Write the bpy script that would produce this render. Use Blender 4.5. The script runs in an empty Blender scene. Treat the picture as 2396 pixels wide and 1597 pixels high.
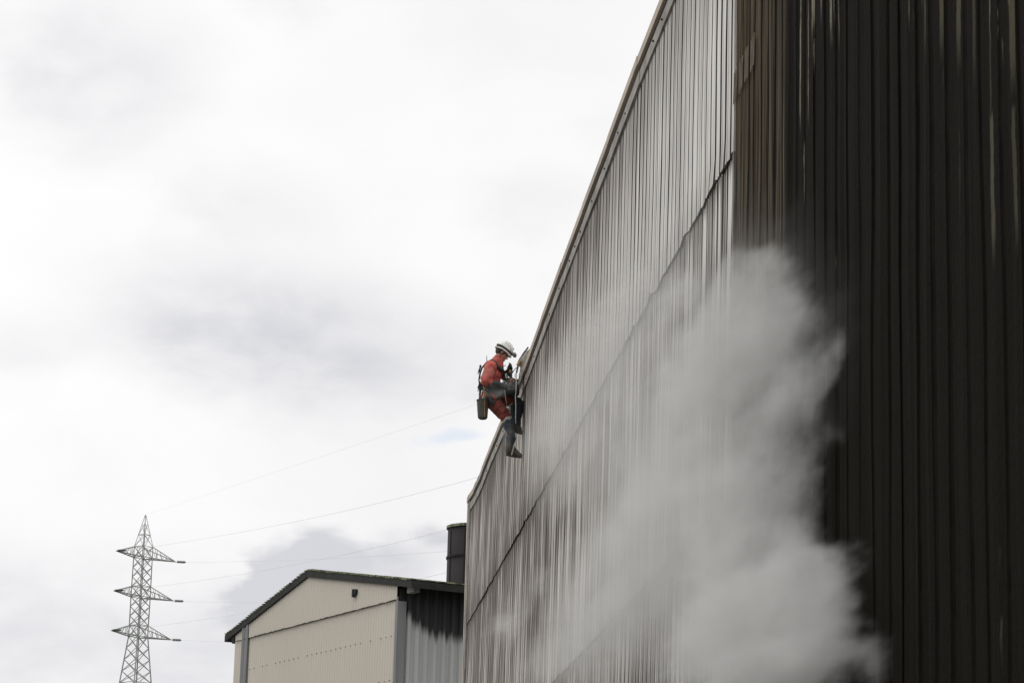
import bpy, bmesh, math, random
from mathutils import Vector, Matrix, noise as mnoise
random.seed(7)
R_ = math.radians
SC = bpy.context.scene
COL = SC.collection

# ------------------------------------------------------------------ camera
F = 6150.0; CW, CH = 2396.0, 1597.0
CAMZ = 1.6
PITCH = math.atan(6150.0 / 24800.0); ROLL = 0.0275; YAW = R_(4.893)
CM = (Matrix.Rotation(-YAW, 3, 'Z') @ Matrix.Rotation(math.pi / 2 + PITCH, 3, 'X') @ Matrix.Rotation(ROLL, 3, 'Z'))
cam_d = bpy.data.cameras.new('camera'); cam = bpy.data.objects.new('camera', cam_d); COL.objects.link(cam)
cam_d.sensor_width = 36.0; cam_d.lens = 36.0 * F / CW; cam_d.clip_start = 0.1; cam_d.clip_end = 6000
CM4 = CM.to_4x4(); CM4.translation = Vector((0, 0, CAMZ)); cam.matrix_world = CM4
SC.camera = cam
EYE = Vector((0, 0, CAMZ))
def ray(px, py):
    return CM @ Vector(((px - CW / 2) / F, (CH / 2 - py) / F, -1.0))
def at_y(px, py, y):                 # point seen at a pixel of the photograph, on the plane at depth y
    d = ray(px, py); return EYE + d * (y / d.y)
def at_x(px, py, x):
    d = ray(px, py); return EYE + d * (x / d.x)
def on_plane(px, py, p0, n):
    d = ray(px, py); return EYE + d * ((p0 - EYE).dot(n) / d.dot(n))
def azel(px, py):
    d = ray(px, py).normalized(); return math.atan2(d.x, d.y), math.asin(d.z)

# ------------------------------------------------------------------ render settings
SC.render.engine = 'CYCLES'
SC.view_settings.view_transform = 'Standard'; SC.view_settings.look = 'None'
SC.view_settings.exposure = 0.0; SC.view_settings.gamma = 1.0
SC.cycles.use_denoising = True
SC.cycles.max_bounces = 8; SC.cycles.diffuse_bounces = 3; SC.cycles.volume_bounces = 3
SC.cycles.volume_step_rate = 2.0

# ------------------------------------------------------------------ node helper
class NT:
    def __init__(s, tree): s.t = tree; s.n = tree.nodes; s.l = tree.links
    def new(s, ty, **kw):
        nd = s.n.new(ty)
        for k, v in kw.items(): setattr(nd, k, v)
        return nd
    def put(s, sock, v):
        if isinstance(v, bpy.types.NodeSocket): s.l.new(v, sock)
        elif v is not None:
            if isinstance(v, (tuple, list)) and len(v) == 3 and sock.type == 'RGBA': v = (*v, 1)
            sock.default_value = v
    def m(s, op, a, b=None, c=None, clamp=False):
        nd = s.new('ShaderNodeMath', operation=op, use_clamp=clamp)
        s.put(nd.inputs[0], a)
        if b is not None: s.put(nd.inputs[1], b)
        if c is not None: s.put(nd.inputs[2], c)
        return nd.outputs[0]
    def step(s, v, a, b, lo=0.0, hi=1.0, smooth=True):
        nd = s.new('ShaderNodeMapRange', interpolation_type='SMOOTHSTEP' if smooth else 'LINEAR')
        s.put(nd.inputs[0], v); s.put(nd.inputs[1], a); s.put(nd.inputs[2], b); s.put(nd.inputs[3], lo); s.put(nd.inputs[4], hi)
        return nd.outputs[0]
    def mix(s, f, a, b):
        nd = s.new('ShaderNodeMix', data_type='RGBA')
        s.put(nd.inputs[0], f); s.put(nd.inputs[6], a); s.put(nd.inputs[7], b)
        return nd.outputs[2]
    def noise(s, vec, scale=1.0, detail=3.0, rough=0.5, dist=0.0):
        nd = s.new('ShaderNodeTexNoise')
        if vec is not None: s.l.new(vec, nd.inputs['Vector'])
        nd.inputs['Scale'].default_value = scale; nd.inputs['Detail'].default_value = detail
        nd.inputs['Roughness'].default_value = rough; nd.inputs['Distortion'].default_value = dist
        return nd.outputs[0]
    def vec(s, x, y, z):
        nd = s.new('ShaderNodeCombineXYZ'); s.put(nd.inputs[0], x); s.put(nd.inputs[1], y); s.put(nd.inputs[2], z); return nd.outputs[0]
    def sep(s, v):
        nd = s.new('ShaderNodeSeparateXYZ'); s.l.new(v, nd.inputs[0]); return nd.outputs
    def scl(s, v, k):
        nd = s.new('ShaderNodeVectorMath', operation='MULTIPLY'); s.l.new(v, nd.inputs[0]); nd.inputs[1].default_value = k; return nd.outputs[0]
    def pos(s):
        return s.new('ShaderNodeNewGeometry').outputs['Position']

# ------------------------------------------------------------------ world: overcast sky
SUN_EL, SUN_AZ = R_(48), R_(-62)
W = bpy.data.worlds.new('World'); SC.world = W; W.use_nodes = True
T = NT(W.node_tree); T.n.clear()
sky = T.new('ShaderNodeTexSky', sky_type='NISHITA', sun_disc=False, sun_elevation=SUN_EL, sun_rotation=SUN_AZ)
tc = T.new('ShaderNodeTexCoord'); D = tc.outputs['Generated']
dx, dy, dz = T.sep(D)
az = T.m('ARCTAN2', dx, dy); el = T.m('ARCSINE', dz)
wv = T.vec(az, T.m('MULTIPLY', el, 1.8), 0.0)
n1 = T.noise(wv, 9.0, 5, 0.55, 0.3); n2 = T.noise(wv, 28.0, 4, 0.55, 0.2); n3 = T.noise(wv, 4.0, 3, 0.5)
waz = T.m('ADD', az, T.m('MULTIPLY', T.m('SUBTRACT', n2, 0.5), 0.045))
wel = T.m('ADD', el, T.m('MULTIPLY', T.m('SUBTRACT', n1, 0.5), 0.045))
def blob(px, py, rx, ry, k, sharp=1.0, lo=0.0, rot=0.0):
    px, py = px * 1.0187, py * 1.0187
    a, e = azel(px, py)
    u = T.m('SUBTRACT', waz, a); v = T.m('SUBTRACT', wel, e)
    if rot:
        c, s = math.cos(rot), math.sin(rot)
        u, v = (T.m('ADD', T.m('MULTIPLY', u, c), T.m('MULTIPLY', v, s)), T.m('SUBTRACT', T.m('MULTIPLY', v, c), T.m('MULTIPLY', u, s)))
    u = T.m('DIVIDE', u, rx / 6040.0); v = T.m('DIVIDE', v, ry / 6040.0)
    r = T.m('SQRT', T.m('ADD', T.m('MULTIPLY', u, u), T.m('MULTIPLY', v, v)))
    return T.m('MULTIPLY', T.step(r, 1.0 * sharp, lo, 0.0, 1.0), k)
grey = blob(700, 790, 740, 240, 0.72, rot=-0.10)
for b in ((230, 170, 520, 280, 0.42), (60, 800, 260, 150, .2), (1230, 470, 330, 120, 0.22), (560, 480, 330, 170, .28), (680, 60, 180, 130, .22), (620, 1300, 105, 95, .8, 1.0, .35), (745, 1265, 125, 90, .8, 1.0, .35), (880, 1300, 130, 80, .7, 1.0, .3), (1010, 1215, 95, 45, .4, 1.0, .3), (600, 1380, 90, 70, .4), (1020, 1300, 90, 60, .35),
          (980, 1230, 150, 70, .45, 1.0, .2), (1230, 900, 260, 80, .3), (1500, 300, 300, 120, .15), (640, 1400, 160, 90, .5)):
    grey = T.m('ADD', grey, blob(*b))
grey = T.m('ADD', grey, T.step(el, R_(10.2), R_(7.0), 0.0, 0.55))
grey = T.m('ADD', T.m('MULTIPLY', grey, T.step(n2, 0.25, 0.75, 0.6, 1.3)), T.m('MULTIPLY', T.m('SUBTRACT', n1, 0.46), 0.55), clamp=True)
grey = T.m('ADD', grey, T.m('MULTIPLY', T.step(n3, .42, .66), .20), clamp=True)
cl = T.mix(grey, (1.02, 1.013, 1.015), (0.70, 0.705, 0.745))
up = T.step(el, R_(20), R_(60), 1.0, 1.40)
side = T.step(T.m('MULTIPLY', dx, -1.0), -0.2, 0.9, 0.95, 1.15)
cv = T.new('ShaderNodeVectorMath', operation='SCALE'); T.l.new(cl, cv.inputs[0]); T.l.new(T.m('MULTIPLY', up, side), cv.inputs[3])
skyv = T.new('ShaderNodeVectorMath', operation='SCALE'); T.l.new(sky.outputs[0], skyv.inputs[0]); skyv.inputs[3].default_value = 0.15
gap = T.m('ADD', blob(1030, 1018, 90, 30, 0.32, 1.0, .1), T.m('MULTIPLY', T.step(n3, 0.66, 0.78), T.step(el, R_(24), R_(34))), clamp=True)
col = T.mix(gap, cv.outputs[0], skyv.outputs[0])
bg = T.new('ShaderNodeBackground'); T.l.new(col, bg.inputs[0]); bg.inputs[1].default_value = 1.0
T.l.new(bg.outputs[0], T.new('ShaderNodeOutputWorld').inputs[0])

sl = bpy.data.lights.new('sun', 'SUN'); sl.energy = 0.7; sl.angle = R_(25); sl.color = (1.0, 0.96, 0.9)
so = bpy.data.objects.new('sun', sl); COL.objects.link(so)
sd = Vector((math.sin(SUN_AZ) * math.cos(SUN_EL), math.cos(SUN_AZ) * math.cos(SUN_EL), math.sin(SUN_EL)))
so.rotation_euler = sd.to_track_quat('Z', 'Y').to_euler(); so.location = (0, 0, 60)

# ------------------------------------------------------------------ materials
def mat(name, fn=None, color=(.5, .5, .5), rough=0.7, metal=0.0, var=0.25, scale=20.0, bump=0.0, stretch=(1, 1, 1)):
    m = bpy.data.materials.new(name); m.use_nodes = True
    t = NT(m.node_tree); bs = t.n['Principled BSDF']
    bs.inputs['Roughness'].default_value = rough; bs.inputs['Metallic'].default_value = metal
    if fn: fn(t, bs)
    else:
        p = t.new('ShaderNodeTexCoord').outputs['Object']
        n = t.noise(t.scl(p, stretch), scale, 4, 0.6)
        lo = tuple(c * (1 - var) for c in color); hi = tuple(min(1, c * (1 + var)) for c in color)
        t.put(bs.inputs['Base Color'], t.mix(t.step(n, .25, .75), lo, hi))
        if bump:
            b = t.new('ShaderNodeBump'); b.inputs['Strength'].default_value = bump; b.inputs['Distance'].default_value = 0.01
            t.l.new(n, b.inputs['Height']); t.l.new(b.outputs[0], bs.inputs['Normal'])
    return m

# ------------------------------------------------------------------ mesh builder
class MB:
    def __init__(s): s.v = []; s.f = []; s.mi = []
    def add(s, vs, fs, mi=0):
        o = len(s.v); s.v += [tuple(v) for v in vs]; s.f += [tuple(i + o for i in f) for f in fs]; s.mi += [mi] * len(fs)
    def box(s, c, h, M=None, mi=0):
        c = Vector(c); vs = []
        for x in (-1, 1):
            for y in (-1, 1):
                for z in (-1, 1):
                    p = Vector((x * h[0], y * h[1], z * h[2]))
                    if M is not None: p = M @ p
                    vs.append(c + p)
        s.add(vs, [(0, 1, 3, 2), (4, 6, 7, 5), (0, 4, 5, 1), (2, 3, 7, 6), (0, 2, 6, 4), (1, 5, 7, 3)], mi)
    def tube(s, pts, r, n=10, mi=0, flat=None, closed=False, cap=True):
        pts = [Vector(p) for p in pts]; rs = r if isinstance(r, (list, tuple)) else [r] * len(pts)
        N = len(pts); rings = []; prev = None
        for i, p in enumerate(pts):
            if closed: d = pts[(i + 1) % N] - pts[i - 1]
            else: d = pts[min(i + 1, N - 1)] - pts[max(i - 1, 0)]
            d.normalize()
            if prev is None:
                a = Vector((0, 1, 0)) if abs(d.y) < .9 else Vector((1, 0, 0))
            else: a = prev
            u = (a - d * a.dot(d)).normalized(); w = d.cross(u); prev = u
            fu, fw = flat if flat else (1, 1)
            rings.append([p + u * (math.cos(2 * math.pi * k / n) * rs[i] * fu) + w * (math.sin(2 * math.pi * k / n) * rs[i] * fw) for k in range(n)])
        vs = [q for g in rings for q in g]; fs = []
        for i in range(N if closed else N - 1):
            j = (i + 1) % N
            for k in range(n): fs.append((i * n + k, i * n + (k + 1) % n, j * n + (k + 1) % n, j * n + k))
        if cap and not closed:
            fs.append(tuple(range(n))[::-1]); fs.append(tuple((N - 1) * n + k for k in range(n)))
        s.add(vs, fs, mi)
    def ball(s, c, r, M=None, n=16, m=10, mi=0, z0=-1.0, z1=1.0):
        c = Vector(c); r = (r, r, r) if isinstance(r, (int, float)) else r
        vs = []; fs = []
        for i in range(m + 1):
            zz = z0 + (z1 - z0) * i / m if (z0 > -1 or z1 < 1) else -math.cos(math.pi * i / m)
            q = math.sqrt(max(0, 1 - zz * zz))
            for k in range(n):
                a = 2 * math.pi * k / n
                p = Vector((math.cos(a) * q * r[0], math.sin(a) * q * r[1], zz * r[2]))
                if M is not None: p = M @ p
                vs.append(c + p)
        for i in range(m):
            for k in range(n): fs.append((i * n + k, i * n + (k + 1) % n, (i + 1) * n + (k + 1) % n, (i + 1) * n + k))
        fs.append(tuple(range(n))[::-1]); fs.append(tuple(m * n + k for k in range(n)))
        s.add(vs, fs, mi)
    def capsule(s, a, b, ra, rb, n=14, flat=None, mi=0):
        a, b = Vector(a), Vector(b); d = (b - a); L = d.length; d.normalize(); pts = []; rs = []
        for t in (0.02, .2, .45, .75, 1.0): pts.append(a - d * ra * math.cos(t * math.pi / 2)); rs.append(ra * math.sin(t * math.pi / 2))
        for t in (1.0, .75, .45, .2, 0.02): pts.append(b + d * rb * math.cos(t * math.pi / 2)); rs.append(rb * math.sin(t * math.pi / 2))
        s.tube(pts, rs, n, mi, flat)
    def prism(s, pts, off, mi=0):
        pts = [Vector(p) for p in pts]; off = Vector(off); n = len(pts)
        s.add(pts + [p + off for p in pts], [tuple(range(n)), tuple(range(2 * n - 1, n - 1, -1))] + [(i, n + i, n + (i + 1) % n, (i + 1) % n) for i in range(n)], mi)
    def build(s, name, mats, parent=None, smooth=False):
        me = bpy.data.meshes.new(name); me.from_pydata(s.v, [], s.f)
        mats = mats if isinstance(mats, (list, tuple)) else [mats]
        for m in mats: me.materials.append(m)
        me.polygons.foreach_set('material_index', s.mi)
        bm = bmesh.new(); bm.from_mesh(me); bmesh.ops.recalc_face_normals(bm, faces=bm.faces); bm.to_mesh(me); bm.free()
        if smooth: me.shade_smooth()
        o = bpy.data.objects.new(name, me); COL.objects.link(o)
        if parent is not None:
            o.parent = parent
            if parent.type != 'EMPTY' or True:
                # meshes are built in world coordinates: keep them there
                pw = parent_world(parent)
                o.matrix_parent_inverse = pw.inverted()
        return o
def parent_world(o):
    M = Matrix.Translation(o.location)
    if o.parent is not None: return parent_world(o.parent) @ o.matrix_parent_inverse @ M
    return M
def tag(o, label=None, cat=None, group=None, kind=None):
    if label: o['label'] = label
    if cat: o['category'] = cat
    if group: o['group'] = group
    if kind: o['kind'] = kind
    return o
def thing(name, loc, label, cat, group=None):
    o = bpy.data.objects.new(name, None); COL.objects.link(o); o.location = loc; o.empty_display_size = 0.3
    return tag(o, label, cat, group)
def smoothmesh(o, vox, it=6, disp=0.0, size=0.05):
    r = o.modifiers.new('r', 'REMESH'); r.mode = 'VOXEL'; r.voxel_size = vox; r.use_smooth_shade = True
    s = o.modifiers.new('s', 'SMOOTH'); s.factor = 0.5; s.iterations = it
    if disp:
        tx = bpy.data.textures.new('folds', 'CLOUDS'); tx.noise_scale = size; tx.noise_depth = 2
        d = o.modifiers.new('d', 'DISPLACE'); d.texture = tx; d.strength = disp; d.mid_level = 0.5

# ================================================================== ground
def g_fn(t, bs):
    p = t.pos(); n = t.noise(p, .6, 6, .6); n2 = t.noise(p, 14, 3, .6)
    t.put(bs.inputs['Base Color'], t.mix(n, (.10, .095, .085), (.22, .21, .19)))
    b = t.new('ShaderNodeBump'); b.inputs['Strength'].default_value = .4; t.l.new(n2, b.inputs['Height']); t.l.new(b.outputs[0], bs.inputs['Normal'])
M_ground = mat('yard_ground', g_fn, rough=.9)
b = MB(); b.add([(-2500, -2500, 0), (2500, -2500, 0), (2500, 2500, 0), (-2500, 2500, 0)], [(0, 1, 2, 3)])
tag(b.build('ground', M_ground), kind='structure')

# ================================================================== big hall
XW = 3.53; Y_NEAR = -8.0
Y_CUT = at_x(1723.5, 50, XW).y; Y_END = at_x(1094, 1165, XW - .06).y
YQ = at_x(1225, 1066, XW).y              # depth at which the worker hangs
ZA = at_x(1553, 652, XW).z; ZB = at_x(1500, 1383, XW).z; ZD = at_x(1750, 190, XW).z; ZE = at_x(2179, 563, XW).z
print('LAPS', Y_CUT, Y_END, YQ, ZA, ZB, ZD, ZE)
SEAMS = [-0.6, ZB - 2.55, ZB, ZA, 12.4]           # lap heights of the cladding courses
EAVE = 11.4

OUT = [(1541, 0), (1502, 100), (1428, 303), (1354, 500), (1324, 581), (1273, 723), (1222, 866), (1173.7, 977), (1147, 1040), (1121, 1109), (1106, 1142), (1098, 1153), (1094.5, 1160)]
pts = [at_x(px, py, XW - .06) for px, py in OUT]
prof = [(p.y, p.z) for p in pts]
def roofz(y):
    if y <= prof[0][0]: return prof[0][1]
    for (a, za), (c, zc) in zip(prof, prof[1:]):
        if y <= c: return za + (zc - za) * (y - a) / (c - a)
    return prof[-1][1]
print('ROOF', [(round(a, 1), round(c, 2)) for a, c in prof])

def clad_fn(kind):
    def fn(t, bs):
        p = t.pos(); x, y, z = t.sep(p)
        s1 = t.noise(t.vec(t.m('MULTIPLY', y, 9.0), t.m('MULTIPLY', z, 0.22), 0.0), 1.0, 4, .6)
        s2 = t.noise(t.vec(t.m('MULTIPLY', y, 42.0), t.m('MULTIPLY', z, 0.7), 3.0), 1.0, 3, .6)
        s3 = t.noise(t.vec(t.m('MULTIPLY', y, 1.6), t.m('MULTIPLY', z, 0.55), 7.0), 1.0, 4, .55)
        if kind in ('light', 'groove'):
            # washed fibre sheet: soot left in streaks, under each lap and below the eave
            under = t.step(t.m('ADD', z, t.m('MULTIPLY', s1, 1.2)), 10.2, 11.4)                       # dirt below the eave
            lap = 0.0
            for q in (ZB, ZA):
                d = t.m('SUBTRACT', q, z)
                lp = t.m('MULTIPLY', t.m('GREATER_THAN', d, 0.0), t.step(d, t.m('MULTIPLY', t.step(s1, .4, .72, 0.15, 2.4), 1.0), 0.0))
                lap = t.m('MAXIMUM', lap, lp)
            up_ = t.m('MULTIPLY', t.step(z, ZA + .05, ZA + .45, 1.0, 0.0), t.m('GREATER_THAN', z, ZA))
            far = t.step(y, 22.0, 42.0)                                                               # less washed towards the far end
            low = t.step(z, ZA - .3, ZA - .9)
            dirt = t.m('ADD', t.m('MULTIPLY', t.step(s1, .42, .60), t.m('ADD', .22, t.m('MULTIPLY', t.m('MAXIMUM', far, low), .62))), t.m('MULTIPLY', t.step(s3, .38, .62), t.m('MULTIPLY', t.m('MAXIMUM', far, low), .62)))
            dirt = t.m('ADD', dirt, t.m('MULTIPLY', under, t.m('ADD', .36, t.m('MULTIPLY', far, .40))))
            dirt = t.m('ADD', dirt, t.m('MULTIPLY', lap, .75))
            dirt = t.m('ADD', dirt, t.m('MULTIPLY', up_, .25))
            dirt = t.m('ADD', dirt, t.m('MULTIPLY', t.step(s2, .50, .78), .20), clamp=True)
            clean = t.mix(t.step(s3, .35, .65), (.57, .555, .535), (.69, .68, .655))
            clean = t.mix(t.m('MULTIPLY', far, .8), clean, (.57, .525, .475))
            c = t.mix(dirt, clean, (.110, .094, .077))
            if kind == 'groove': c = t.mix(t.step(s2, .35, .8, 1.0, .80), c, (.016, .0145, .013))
            t.put(bs.inputs['Base Color'], c)
            b = t.new('ShaderNodeBump'); b.inputs['Strength'].default_value = .25; b.inputs['Distance'].default_value = .006
            t.l.new(s2, b.inputs['Height']); t.l.new(b.outputs[0], bs.inputs['Normal'])
        else:
            # unwashed sheet under a thick soot crust, with brown ribs near the washed edge and pale drips from above
            crust = t.noise(p, 22.0, 5, .65); crust2 = t.noise(p, 90.0, 3, .6)
            brown = t.m('MULTIPLY', t.step(y, 18.05, 18.2), t.step(s2, .33, .66))
            brown = t.m('MULTIPLY', brown, t.step(s1, .25, .60, .45, 1.0))
            brown = t.m('MULTIPLY', brown, t.step(z, 5.5, 8.5, .5, 1.0))
            wob = t.noise(t.vec(t.m('MULTIPLY', y, 2.0), t.m('MULTIPLY', z, 2.2), 4.0), 1.0, 4, .65)
            rag = t.noise(t.vec(t.m('MULTIPLY', y, 30.0), t.m('MULTIPLY', z, 5.0), 9.0), 1.0, 4, .7)
            wy = t.m('ADD', y, t.m('MULTIPLY', t.m('SUBTRACT', wob, .5), .09))
            wy = t.m('ADD', wy, t.m('MULTIPLY', t.m('SUBTRACT', rag, .5), .05))
            def run(px, p0, p1, w, k):          # a mineral run, between two heights at one place along the wall
                A, B = at_x(px, p0, XW), at_x(px, p1, XW); yc = (A.y + B.y) / 2; hw = w * yc / (px - 611) / 2
                a = t.step(t.m('ABSOLUTE', t.m('SUBTRACT', wy, yc)), hw, hw * .55)
                q = t.m('MULTIPLY', t.step(z, B.z - .05, B.z + .25), t.step(z, A.z + .02, A.z - .05)) if p0 > 0 else t.step(z, B.z - .05, B.z + .3)
                return t.m('MULTIPLY', t.m('MULTIPLY', a, q), k)
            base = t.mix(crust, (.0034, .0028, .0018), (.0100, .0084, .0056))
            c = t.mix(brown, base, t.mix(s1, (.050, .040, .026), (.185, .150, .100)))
            acc = {}
            for (grp, lst) in ((0, ((1875, -60, 310, 4, .9), (1887, 100, 340, 3, .5), (1893, -60, 300, 3, .7), (1905, -60, 100, 7, 1.0), (1909, -60, 180, 4, .6), (1925, -60, 60, 4, .8), (1937, 20, 90, 3, .9), (1948, -60, 110, 7, .8), (1954, -60, 60, 3, .5), (1966, -60, 120, 3, .8),
                                   (1883, 330, 480, 3, .4), (2043, -60, 40, 3, .5), (2131, -60, 70, 3, .6), (2158, -60, 25, 3, .6), (2258, -60, 40, 3, .5), (2322, -60, 130, 5, .6), (2368, 0, 60, 4, .6), (2342, 15, 130, 3, .5), (2355, 90, 150, 4, .5), (2250, 300, 560, 2, .15))),
                               (1, ((2168, -60, 150, 6, .7), (2206, -60, 145, 13, .85), (2247, -60, 170, 14, .85), (2259, -60, 70, 5, .5), (2284, -60, 215, 12, .45), (2329, 260, 620, 13, .9), (2324, 90, 420, 5, .45), (2376, -60, 230, 17, .85), (2381, 240, 600, 11, .6), (2212, 160, 215, 5, .4), (2140, 20, 65, 5, .4),
                                   (1960, 545, 665, 7, .9), (1964, 830, 850, 7, .7), (2350, 1280, 1330, 5, .5), (2356, 1440, 1560, 6, .4), (1990, 230, 400, 4, .2)))):
                s = None
                for r_ in lst:
                    v = run(*r_); s = v if s is None else t.m('MAXIMUM', s, v)
                acc[grp] = s
            c = t.mix(t.m('MULTIPLY', acc[1], t.step(rag, .25, .5, .55, 1.0)), c, t.mix(s2, (.055, .050, .034), (.105, .095, .066)))
            c = t.mix(t.m('MULTIPLY', acc[0], t.step(rag, .35, .5, .25, 1.0)), c, (.22, .20, .155))
            t.put(bs.inputs['Base Color'], c)
            h = t.m('ADD', crust, t.m('MULTIPLY', crust2, .5))
            b = t.new('ShaderNodeBump'); b.inputs['Strength'].default_value = .8; b.inputs['Distance'].default_value = .012
            t.l.new(h, b.inputs['Height']); t.l.new(b.outputs[0], bs.inputs['Normal'])
            bs.inputs['Specular IOR Level'].default_value = .05
    return fn
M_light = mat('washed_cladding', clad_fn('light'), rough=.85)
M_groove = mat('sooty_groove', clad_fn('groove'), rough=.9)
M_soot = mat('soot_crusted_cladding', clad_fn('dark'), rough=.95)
M_sootg = mat('soot_filled_groove', color=(.0046, .0040, .0029), rough=.95, var=.6, scale=4, bump=.5); M_sootg.node_tree.nodes['Principled BSDF'].inputs['Specular IOR Level'].default_value = .03
def tan_fn(t, bs):
    p = t.pos(); x, y, z = t.sep(p)
    n = t.noise(t.vec(t.m('MULTIPLY', y, .7), t.m('MULTIPLY', z, 2.0), x), 1, 5, .6)
    t.put(bs.inputs['Base Color'], t.mix(t.step(n, .3, .7), (.30, .27, .235), (.44, .37, .30)))
M_tan = mat('weathered_cap', tan_fn, rough=.8)
M_trimg = mat('grimy_trim', color=(.24, .225, .205), rough=.8, var=.4, scale=3.0)
M_black = mat('black_gap', color=(.02, .02, .018), rough=.9)
M_roof = mat('hall_roof_sheet', color=(.28, .27, .25), rough=.8, scale=1.5)

hall = thing('industrial_hall', (XW, 20, 0), 'tall ribbed industrial hall, one half washed pale grey and the other soot black', 'building')

def course(y0, y1, z0, z1, pitchf, mats, light, name, seed, proud):
    rnd = random.Random(seed)
    ys = []; y = y1
    prof = []      # (y, depth toward camera, material of the strip that follows)
    while y > y0:
        p = pitchf(y); j = rnd.uniform(-.012, .012) if light else rnd.uniform(-.03, .03)
        g = rnd.choice((.022, .035, .05, .055, .065)) + rnd.random() * .015 if light else .015 + rnd.random() * .05
        dp = (.013 + rnd.random() * .010 + (.012 if rnd.random() < .25 else 0)) if light else rnd.choice((.002, .004, .008)) + rnd.random() * .004
        a = y - j
        if light:
            prof += [(a, 0.0, 1), (a - .006, -dp, 1), (a - g, -dp, 1), (a - g - .008, 0.0, 0)]
            w = p - g - .008; k = a - g - .008
            nr = rnd.choice((2, 3, 3))
            for q in range(1, nr):
                c = k - w * q / nr
                prof += [(c + .008, 0.0, 1 if rnd.random() < .35 else 0), (c, -.0035 - rnd.random() * .002, 0), (c - .008, 0.0, 0)]
        else:
            e = [rnd.random() * .007 for _ in range(6)]
            prof += [(a, e[0], 0), (a - .010, -dp * .6, 1), (a - .022, -dp, 1), (a - g - .022, -dp * .9, 1), (a - g - .04, -dp * .4, 0), (a - g - .065, e[1], 0), (a - g - (p - g) * .45, e[2], 0), (a - g - (p - g) * .7, e[3], 0), (a - p * .9, e[4] * .6, 0)]
        y -= p
    prof = [q for q in prof if q[0] > y0]
    if light: prof = prof + [(y0, 0, 0)]
    nz = max(2, int((z1 - z0) / .22)); n = len(prof); vs = []; fs = []; mi = []
    for k in range(nz + 1):
        z = z0 + (z1 - z0) * k / nz; tt = 1 - k / nz
        for (yy, dd, m_) in prof:
            zc = min(z, roofz(yy) - .22)
            w = mnoise.noise(Vector((yy * .5, z * .9, seed))) * .006 + mnoise.noise(Vector((yy * 4, z * .5, seed + 9))) * (.003 if light else .012)
            sl_ = 0.0
            if light and abs(z1 - ZA) < .1 and yy < 24:                      # sheets pulled askew below the lap near the washed edge
                sl_ = (z - z0) * .02 * mnoise.noise(Vector((yy * 1.7, 3.3, 0))) * min(1, (24 - yy) / 3)
            vs.append((XW - proud * tt - dd * 1.0 - 0.004 * 0 + w, yy + sl_ + mnoise.noise(Vector((yy * 3, z * 1.3, seed))) * .006, zc))
    for k in range(nz):
        for i in range(n - 1):
            a = k * n + i; fs.append((a, a + 1, a + n + 1, a + n)); mi.append(prof[i][2])
    # lower lip with a ragged edge
    b = MB(); b.v = vs; b.f = fs; b.mi = mi
    for i in range(n):
        x_, y_, z_ = b.v[i]; b.v[i] = (x_ - (max(0, mnoise.noise(Vector((y_ * 1.9, seed, 0)))) * .05 * min(1, max(0, (27 - y_) / 5)) if light and abs(z0 - ZA) < .1 else 0), y_, z_ + (mnoise.noise(Vector((y_ * 2.3, seed, 5))) * .05 + rnd.uniform(-.014, .014) if light else 0) + (.02 if prof[i][1] < -.006 else 0))
    # return lip into the wall
    o = len(b.v)
    for i in range(n): b.v.append((XW + .03, b.v[i][1], b.v[i][2]))
    for i in range(n - 1): b.f.append((i, i + 1, o + i + 1, o + i)); b.mi.append(1 if light else 0)
    return b.build(name, mats, hall)
plight = lambda y: .250 + max(0, min(1, (y - 23) / 10)) * .075 + .012 * math.sin(y * 3.1)
pdark = lambda y: .28 if y > 17.7 else .36
for i in range(len(SEAMS) - 1):
    z0, z1 = SEAMS[i], min(SEAMS[i + 1], EAVE)
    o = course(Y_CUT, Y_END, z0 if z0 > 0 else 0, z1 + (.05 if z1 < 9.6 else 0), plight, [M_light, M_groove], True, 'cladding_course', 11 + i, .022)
    o['label'] = 'washed pale grey ribbed sheets'
DS = [0, 12.4]
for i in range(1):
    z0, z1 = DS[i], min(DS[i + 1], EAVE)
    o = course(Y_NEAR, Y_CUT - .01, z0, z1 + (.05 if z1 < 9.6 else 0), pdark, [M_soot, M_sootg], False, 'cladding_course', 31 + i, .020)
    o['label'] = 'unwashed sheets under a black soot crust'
# body of the hall behind the cladding
b = MB(); b.box((XW + .08 + 12, (Y_NEAR + Y_END) / 2 - .03, 5.24), (12, (Y_END - Y_NEAR) / 2 - .06, 5.23)); b.build('wall_core', M_black, hall)
# vertical step where the washed part ends
b = MB()
for k in range(25):
    z = k * .42
    b.box((XW - .006, Y_CUT + .004, z + .21), (.014, .012 + .004 * random.random(), .21))
b.build('sheet_edge', M_light, hall)
# sheet ends left bare at the lap on the soot side
M_end = mat('bare_sheet_end', color=(.13, .108, .078), rough=.9, var=.35, scale=8)
b = MB()
y = Y_CUT - .05
for k in range(4):
    for q in range(3):
        yy = y - .02 - q * .06
        b.box((XW - .030, yy, ZD - .02 + .13 + random.uniform(-.012, .012)), (.003, .012, .13), Matrix.Rotation(.12, 3, 'X'))
    y -= .262
b.build('bare_sheet_end', M_end, hall)
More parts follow.
